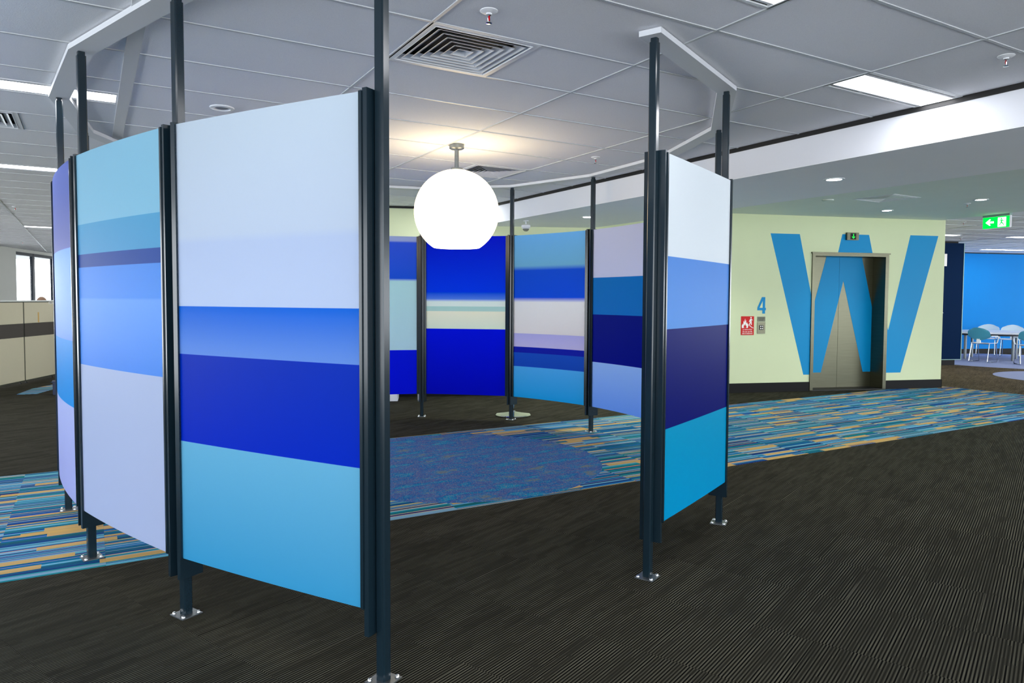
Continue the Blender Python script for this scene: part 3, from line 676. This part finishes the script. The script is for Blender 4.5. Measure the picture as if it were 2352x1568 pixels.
S5 = panel_mat('panel_print_e', [(2.09, 1.74, (118, 186, 232), (118, 182, 214), 0), (1.74, 1.39, (8, 84, 212), (0, 84, 220), .05), (1.39, .99, (222, 224, 228), (214, 212, 216), .05), (.99, .84, (176, 176, 222), (190, 186, 222), .0), (.84, .775, (8, 28, 170), (8, 28, 170), 0), (.775, .62, (20, 84, 192), (16, 76, 186), 0), (.62, .26, (80, 172, 224), (20, 160, 216), 0)], 1.09)
S6 = panel_mat('panel_print_f', [(2.09, 1.593, (196, 200, 220), (192, 198, 222), 0), (1.593, 1.22, (20, 118, 192), (20, 118, 196), 0), (1.22, .735, (6, 22, 136), (4, 18, 140), 0), (.735, .26, (150, 186, 236), (112, 160, 228), 0)], 1.09)
S7 = panel_mat('panel_print_g', [(2.09, 1.45, (0, 24, 215), (0, 66, 255), 0), (1.45, 1.37, (10, 90, 225), (90, 140, 235), .01), (1.37, 1.285, (220, 240, 236), (222, 240, 236), .03), (1.285, 1.23, (180, 214, 214), (184, 214, 214), 0), (1.23, 1.028, (236, 236, 220), (216, 226, 218), 0), (1.028, .26, (0, 22, 225), (0, 10, 195), 0)], 1.09)
S8 = panel_mat('panel_print_h', [(2.09, 2.03, (176, 190, 224), (170, 184, 224), 0), (2.03, 1.60, (60, 104, 224), (30, 96, 220), .02), (1.60, .78, (190, 222, 228), (190, 218, 232), .03), (.78, .26, (0, 24, 225), (0, 20, 225), 0)], 1.09)
screen('main', 'one', S1, 'big front screen panel, pale top over bright and deep blue bands')
screen('one', 'two', S2, 'second screen panel from the left, light blue stripes above a lavender base')
screen('two', 'three', S3, 'leftmost curved screen panel, periwinkle top, seen almost edge on')
screen('thirteen', 'fourteen', S4, 'right screen panel with white top, navy band and turquoise base')
screen('nine', 'ten', S5, 'back screen panel right of the lamp with blue and cream stripes and turquoise base', .030, .055)
screen('ten', 'eleven', S6, 'back screen panel partly behind the right front post, light grey top and navy band', .030, .055)
screen('eight', 'nine', S7, 'back screen panel under the globe lamp, royal blue with thin cream stripes', .030, .055)
screen('seven', 'eight', S8, 'narrow visible back screen panel beside the nearest post, pale middle between blue bands', .030, .055)

# chrome stand base behind the back screens
t = empty('barrier_stand', (4.29, 7.26, 0)); tag(t, 'chrome stand with a wide domed round base behind the back screens', 'stand')
MB().lathe([(.205, 0.0), (.208, .012), (.20, .020), (.10, .034), (.03, .048), (.022, .06)], 48).obj('round_base', m_chrome, t, smooth=True)
MB().lathe([(.018, .05), (.018, .95), (.026, .96), (.026, 1.0), (0, 1.01)], 20).obj('stand_pole', m_chrome, t, smooth=True)
# white cabinet behind the back screens
t = empty('low_cabinet', (3.12, 9.36, 0), -.42); tag(t, 'low white cabinet, one corner showing under the back screen beside the nearest post', 'cabinet')
MB().box(-.55, .52, -.17, .17, .005, .5, .003).obj('body', m_white, t); MB().box(-.57, .54, -.185, .18, .5, .52, .003).obj('top', m_white, t)
for k in range(3): MB().box(-.54 + .355 * k, -.54 + .355 * k + .34, -.185, -.171, .04, .48, .002).obj('door', m_white, t)

# ------------------------------------------------------------------ far left: partitions, person, window wall
m_fab = plain('oatmeal_fabric', (206, 198, 178), .9, 0, .14, 260, bump=.0006)
m_band = plain('dark_grey_fabric', (74, 68, 66), .9, 0, .1, 200)
m_frm = plain('partition_frame', (70, 74, 66), .45, 0, .05)
PA = math.atan2(14.60 - 13.186, -.54 + 1.151); PO = Vector((-.54, 14.60, 0)); PD = Vector((math.cos(PA), math.sin(PA), 0))
def partition(k0, L, label):
    o = PO - PD * k0; t = empty('office_partition', (o.x, o.y, 0), PA + PI); tag(t, label, 'partition')
    MB().box(0, L, -.02, .02, .03, 1.295).obj('core_board', m_frm, t)
    for y0, y1 in ((-.03, -.02), (.02, .03)):
        MB().box(.015, L - .015, y0, y1, .95, 1.28, .002).obj('fabric_panel', m_fab, t)
        MB().box(.015, L - .015, y0, y1, .74, .945, .002).obj('dark_band', m_band, t)
        MB().box(.015, L - .015, y0, y1, .05, .735, .002).obj('fabric_panel', m_fab, t)
    MB().box(-.005, L + .005, -.032, .032, 1.295, 1.315, .002).obj('cap_rail', m_white, t)
    for x in (.08, L - .08): MB().lathe([(.02, 0), (.02, .012), (.008, .016), (.008, .04)], 12).obj('foot', m_dark, t, (x, 0, 0))
    return t
pr = partition(0, .953, 'right hand oatmeal partition with dark band, a brown mark and a small tag')
MB().box(.50, .545, .0301, .0306, .955, 1.12).obj('stain', plain('ochre_stain', (206, 170, 110), .9), pr)
MB().box(.06, .19, .031, .034, 1.255, 1.288, .001).obj('name_tag', m_signwhite, pr)
MB().box(.075, .175, .034, .0345, 1.266, 1.277).obj('name_tag_print', m_dark, pr)
partition(.958, .953, 'middle oatmeal partition cut by the left edge of the picture')
partition(1.916, .953, 'nearest oatmeal partition left of the picture edge')
t = empty('end_partition', (PO.x + .02, PO.y + .04, 0), .35); tag(t, 'black end partition standing right behind the oatmeal ones', 'partition')
MB().box(0, .7, -.03, .03, .02, 1.27, .003).obj('board', m_dark, t); MB().box(0, .7, -.035, .035, 1.27, 1.30, .002).obj('cap_rail', m_white, t)
o = empty('storage_box', (-.36, 11.98, 0)); tag(o, 'small dark blue box on the carpet, half hidden by the leftmost post', 'box')
MB().box(-.10, .12, -.10, .10, 0, .17, .006).obj('tub', plain('dark_blue_plastic', (24, 40, 74), .5), o); MB().box(-.11, .13, -.11, .11, .17, .19, .004).obj('lid', plain('dark_blue_plastic', (24, 40, 74), .5), o)

# person seated behind the partitions: only the top of the head shows
m_skin = plain('skin', (205, 158, 130), .5, 0, .04); m_hair = plain('brown_hair', (120, 92, 70), .7, 0, .3, 120); m_shirt = plain('grey_shirt', (120, 126, 138), .9)
def skin_body(name, pts, edges, radii, m, parent, root=0):
    me = bpy.data.meshes.new(name); me.from_pydata(pts, edges, []); me.materials.append(m); o = bpy.data.objects.new(name, me); link(o, parent)
    sm = o.modifiers.new('skin', 'SKIN'); sv = me.skin_vertices[0].data
    for i, r in enumerate(radii): sv[i].radius = r if isinstance(r, tuple) else (r, r); sv[i].use_root = (i == root)
    su = o.modifiers.new('sub', 'SUBSURF'); su.levels = 2; su.render_levels = 2
    return o
per = empty('person', (-.745, 15.75, 0), -2.5); tag(per, 'person with short brown hair sitting behind the oatmeal partitions, only the head top showing', 'person')
pts = [(0, 0, .56), (0, .02, .72), (0, .03, .88), (0, .03, 1.02), (0, .01, 1.09), (.17, .02, 1.0), (.24, -.04, .78), (.14, -.26, .74), (-.17, .02, 1.0), (-.24, -.04, .78), (-.14, -.26, .74),
       (.10, -.05, .54), (.12, -.46, .54), (.12, -.44, .10), (.12, -.56, .05), (-.10, -.05, .54), (-.12, -.46, .54), (-.12, -.44, .10), (-.12, -.56, .05)]
ed = [(0, 1), (1, 2), (2, 3), (3, 4), (3, 5), (5, 6), (6, 7), (3, 8), (8, 9), (9, 10), (0, 11), (11, 12), (12, 13), (13, 14), (0, 15), (15, 16), (16, 17), (17, 18)]
rad = [(.15, .12), (.14, .11), (.16, .12), (.13, .10), .055, .07, .05, .035, .07, .05, .035, .09, .065, .045, .045, .09, .065, .045, .045]
skin_body('body', pts, ed, rad, m_shirt, per)
hd = bmesh.new(); bmesh.ops.create_uvsphere(hd, u_segments=28, v_segments=20, radius=1)
for v in hd.verts:
    x, y, z = v.co; jaw = 1 - .28 * max(0, -z); v.co = (x * .076 * jaw, y * .098 * (1 - .1 * max(0, -z)) - .012 * max(0, -z), z * .118)
    if y < -.8 and abs(x) < .25 and -.35 < z < .05: v.co.y -= .016
me = bpy.data.meshes.new('head'); hd.to_mesh(me); hd.free(); me.materials.append(m_skin); me.polygons.foreach_set('use_smooth', [True] * len(me.polygons))
head = inst('head', me, per, (0, -.01, 1.252))
for s_ in (-1, 1):
    MB().lathe([(0, -.012), (.010, -.008), (.013, 0), (.010, .008), (0, .012)], 10).obj('eye', m_signwhite, head, (s_ * .03, -.084, .008), smooth=True)
    MB().lathe([(0, -.03), (.010, -.02), (.012, 0), (.010, .02), (0, .03)], 10).obj('ear', m_skin, head, (s_ * .077, .005, -.005), smooth=True)
MB().box(-.022, .022, -.096, -.086, -.055, -.047, .003).obj('mouth', plain('lips', (170, 100, 92), .5), head)
hb = bmesh.new(); bmesh.ops.create_uvsphere(hb, u_segments=28, v_segments=20, radius=1)
for v in list(hb.verts):
    if v.co.z < -.25 + .55 * max(0, -v.co.y): hb.verts.remove(v)
for v in hb.verts: v.co = (v.co.x * .083, v.co.y * .104 + .006, v.co.z * .124)
me = bpy.data.meshes.new('hair'); hb.to_mesh(me); hb.free(); me.materials.append(m_hair); me.polygons.foreach_set('use_smooth', [True] * len(me.polygons)); inst('hair', me, per, (0, -.01, 1.252))
for s_ in (-1, 1):
    for f in range(5): MB().tube([(s_ * .135 + (f - 2) * .014, -.27, .74), (s_ * .13 + (f - 2) * .017, -.33, .742), (s_ * .13 + (f - 2) * .018, -.36 - .01 * (2 - abs(f - 2)), .73)], .008 - .001 * abs(f - 2), 8).obj('finger', m_skin, per, smooth=True)
oc = empty('office_chair', (-.745, 15.75, 0), -2.5); tag(oc, 'dark office chair under the person behind the partitions', 'chair')
MB().box(-.24, .24, -.26, .24, .41, .455, .02).obj('seat', m_dark, oc); MB().box(-.2, .2, .20, .24, .6, 1.05, .015).obj('backrest', m_dark, oc)
MB().lathe([(.03, .06), (.03, .41)], 12).obj('gas_column', m_dark, oc)
for k in range(5):
    a = 2 * PI * k / 5; MB().tube([(0, 0, .08), (.28 * math.cos(a), .28 * math.sin(a), .05)], .018, 8).obj('leg', m_dark, oc); MB().lathe([(.0, 0), (.025, 0), (.025, .045), (0, .05)], 10).obj('caster', m_dark, oc, (.28 * math.cos(a), .28 * math.sin(a), 0))

WWR = math.atan2(.947, .322); WWO = (-1.912, 22.294, 0)
ww = MB().box(-.8, .84, 0, .25, 0, H + .06).box(-7, -.8, 0, .25, 0, .5).box(-7, -.8, 0, .25, 2.5, H + .06).box(.84, 5.3, 0, .25, 0, .9).box(.84, 5.3, 0, .25, 2.57, H + .06).box(5.3, 8, 0, .25, 0, H + .06).obj('wall_left', m_lwall, None, WWO, WWR); tag(ww, kind='structure')  # opening left of the window is unseen, cut to let more light in
m_winf = plain('dark_window_frame', (40, 46, 54), .5, spec=.1)
def glass():
    g = G('window_glass'); tr_ = g.n('ShaderNodeBsdfTransparent', {0: (.96, .98, .98, 1)}); gl = g.n('ShaderNodeBsdfGlossy', {'Roughness': .02}); mx = g.n('ShaderNodeMixShader', {0: .06, 1: tr_.outputs[0], 2: gl.outputs[0]})
    g.t.links.new(mx.outputs[0], g.out.inputs[0]); return g.m
m_glass = glass()
wn_ = empty('window_1', WWO, WWR); tag(wn_, kind='structure')
for a, b in ((.84, .88), (1.86, 1.99), (2.98 + .2, 3.24 + .1), (4.2, 4.3), (5.26, 5.3)): MB().box(a, b, .02, .09, .9, 2.57).obj('window_frame', m_winf, wn_)
MB().box(.84, 5.3, .02, .09, 2.49, 2.57).obj('window_frame', m_winf, wn_); MB().box(.84, 5.3, .02, .09, .9, .95).obj('window_frame', m_winf, wn_)
for a, b in ((.88, 1.83), (2.02, 3.18), (3.34, 4.2), (4.3, 5.26)): MB().box(a, b, .05, .056, .95, 2.49).obj('pane', m_glass, wn_)
# unseen outer walls, glazed nearly floor to ceiling to let more light in
def glazed(name, idx, a, b):
    d = Vector((b[0] - a[0], b[1] - a[1])); L = d.length; r = math.atan2(d.y, d.x)
    tag(MB().box(0, L, 0, .2, 0, .12).box(0, L, 0, .2, 2.52, H + .06).obj(name, m_lwall, None, (a[0], a[1], 0), r), kind='structure')
    w = empty('window_%d' % idx, (a[0], a[1], 0), r); tag(w, kind='structure'); mb = MB(); nn_ = int(L / 1.8)
    for k in range(nn_ + 1): mb.box(L * k / nn_ - .03, L * k / nn_ + .03, .04, .12, .12, 2.52)
    mb.obj('window_frame', m_winf, w)
glazed('wall_left', 2, (-4.17, 15.66), (-7.5, 4.0)); glazed('wall_left', 3, (-7.5, 4.0), (-7.5, -5.5)); glazed('wall_front', 4, (-7.5, -5.5), (14.0, -5.5)); glazed('wall_right', 5, (14.0, -5.5), (25, 3))
glazed('wall_back', 6, (5, 28.4), (.66, 29.9)); seg_wall((5, 28.4), (3.1, 14.0), 'wall_right', m_lwall, .2)  # unseen far wall, glazed to throw light on the window wall

# ------------------------------------------------------------------ far right: blue wall, navy column, table and chairs
BO = (19.79, 10.25, 0)
bw = tag(MB().box(-4.2, 6.5, 0, .25, 0, H - .02).obj('wall_right', m_bluewall, None, BO, WR), kind='structure')
tag(MB().box(-4.2, 6.5, -.015, 0, 0, .125).obj('baseboard_right', m_skirt, None, BO, WR), kind='structure')
tag(MB().box(-4.2, 6.5, -.01, .25, H - .02, H + .02).obj('trim_5', m_skirt, None, BO, WR), kind='structure')
nv = empty('display_board', (16.18, 8.432, 0), WR); tag(nv, 'tall navy pinboard column with pale edge trim right of the lift wall', 'display board')
MB().box(-1.6, 0, 0, .3, .128, 2.612, .002).obj('navy_board', m_navy, nv)
MB().box(-1.6, -.13, .02, .28, 0, .128).obj('plinth', m_skirt, nv); MB().box(-1.6, -.13, .02, .28, 2.612, H + .004).obj('header', m_skirt, nv)
MB().box(-.004, .010, -.006, .3, .12, 2.615).box(-1.6, .010, -.006, 0.0, .118, .13).obj('edge_trim', plain('pale_trim', (150, 190, 180), .4), nv)
MB().box(-.62, -.425, -.004, -.001, 2.12, 2.38).obj('paper_notice', m_signwhite, nv)
text_obj('lettering', 'K', .26, m_signwhite, nv, (-.55, -.004, 1.12), (PI / 2, 0, 0), .9)

m_ttop = plain('white_laminate', (238, 238, 236), .35)
tb = empty('round_table', (18.58, 9.0, 0)); tag(tb, 'white round table with slim legs in front of the blue wall', 'table')
MB().lathe([(1.00, .625), (1.03, .635), (1.03, .655), (1.02, .66), (0, .66)], 64).obj('table_top', m_ttop, tb, smooth=True)
MB().lathe([(.70, .575), (.72, .575), (.72, .625), (.70, .625)], 48).obj('apron', m_dark, tb)
for a in (65, -110, -30, 150):
    x, y = .82 * math.cos(math.radians(a)), .82 * math.sin(math.radians(a)); MB().lathe([(.03, 0), (.03, .62)], 16).obj('leg', m_galv, tb, (x * .75, y * .75, 0), smooth=True)
def make_chair(shell, loc, rz, label):
    t = empty('shell_chair', (loc[0], loc[1], 0), rz); tag(t, label, 'chair', 'shell chairs around the white table')
    # faces -y; backrest at +y
    def sheet(fn, nu, nv, th=.008):
        top = [Vector(fn(u / nu, v / nv)) for u in range(nu + 1) for v in range(nv + 1)]; w = nv + 1; nrm_ = []
        for u in range(nu + 1):
            for v in range(nv + 1):
                a = top[min(u + 1, nu) * w + v] - top[max(u - 1, 0) * w + v]; b = top[u * w + min(v + 1, nv)] - top[u * w + max(v - 1, 0)]; c = a.cross(b)
                nrm_.append(c.normalized() if c.length > 1e-9 else Vector((0, 0, 1)))
        vs = top + [p - q * th for p, q in zip(top, nrm_)]; N_ = len(top); fs = []
        for u in range(nu):
            for v in range(nv):
                i = u * w + v; fs += [(i, i + 1, i + w + 1, i + w), (N_ + i, N_ + i + w, N_ + i + w + 1, N_ + i + 1)]
        rim = [v for v in range(nv + 1)] + [u * w + nv for u in range(1, nu + 1)] + [nu * w + v for v in range(nv - 1, -1, -1)] + [u * w for u in range(nu - 1, 0, -1)]
        for k in range(len(rim)): a, b = rim[k], rim[(k + 1) % len(rim)]; fs.append((a, b, N_ + b, N_ + a))
        return MB().add(vs, fs)
    def seat(u, v):
        a = (u - .5) * 2; b = (v - .5) * 2; ex_ = 1 - .18 * b ** 4; x = a * .22 * ex_; y = b * .21 * (1 - .12 * a ** 4); return (x, y, .445 - .02 * (1 - a * a) * (1 - b * b) - .03 * max(0, -b - .5) + .0)
    def back(u, v):
        a = (u - .5) * 2; b = v; hw = .25 * (1 - .35 * (2 * b - 1) ** 4 - .05 * b); z = .50 + .29 * b; return (a * hw, .20 + .07 * b - .05 * a * a, z - .05 * a * a * (2 * b - 1))
    sheet(seat, 10, 10).obj('seat', m_ttop, t, smooth=True); sheet(back, 12, 10).obj('backrest', shell, t, smooth=True)
    MB().box(-.04, .04, .17, .215, .43, .56, .008).obj('back_bracket', m_ttop, t)
    for s_ in (-1, 1):
        MB().tube([(s_ * .19, -.12, .43), (s_ * .20, -.20, .03), (s_ * .20, -.17, .012), (s_ * .20, .17, .012), (s_ * .20, .20, .03), (s_ * .19, .12, .43)], .009, 8).obj('sled_leg', m_chrome, t, smooth=True)
        MB().tube([(s_ * .21, -.14, .44), (s_ * .245, -.13, .55), (s_ * .25, -.08, .595), (s_ * .245, .16, .60)], .014, 8).obj('armrest', m_ttop, t, smooth=True)
    MB().tube([(-.19, .12, .42), (.19, .12, .42)], .008, 8).obj('cross_bar', m_chrome, t)
    return t
m_teal = plain('teal_shell', (70, 150, 170), .35); m_ice = plain('ice_white_shell', (214, 232, 238), .35)
def az(dx, dy): return math.atan2(dy, dx) + PI / 2
make_chair(m_teal, (17.48, 8.62), az(1, -.05), 'teal backed shell chair nearest the navy board column')
make_chair(m_ice, (19.85, 9.72), az(-.95, -.3), 'pale shell chair behind the table at left')
make_chair(m_ice, (19.88, 9.17), az(-.95, -.3), 'pale shell chair behind the table at right')
make_chair(m_teal, (17.62, 7.78), az(.75, .65), 'shell chair cut by the right edge of the picture')
make_chair(m_teal, (17.95, 9.75), az(.9, -.5), 'shell chair mostly hidden behind the navy board column')
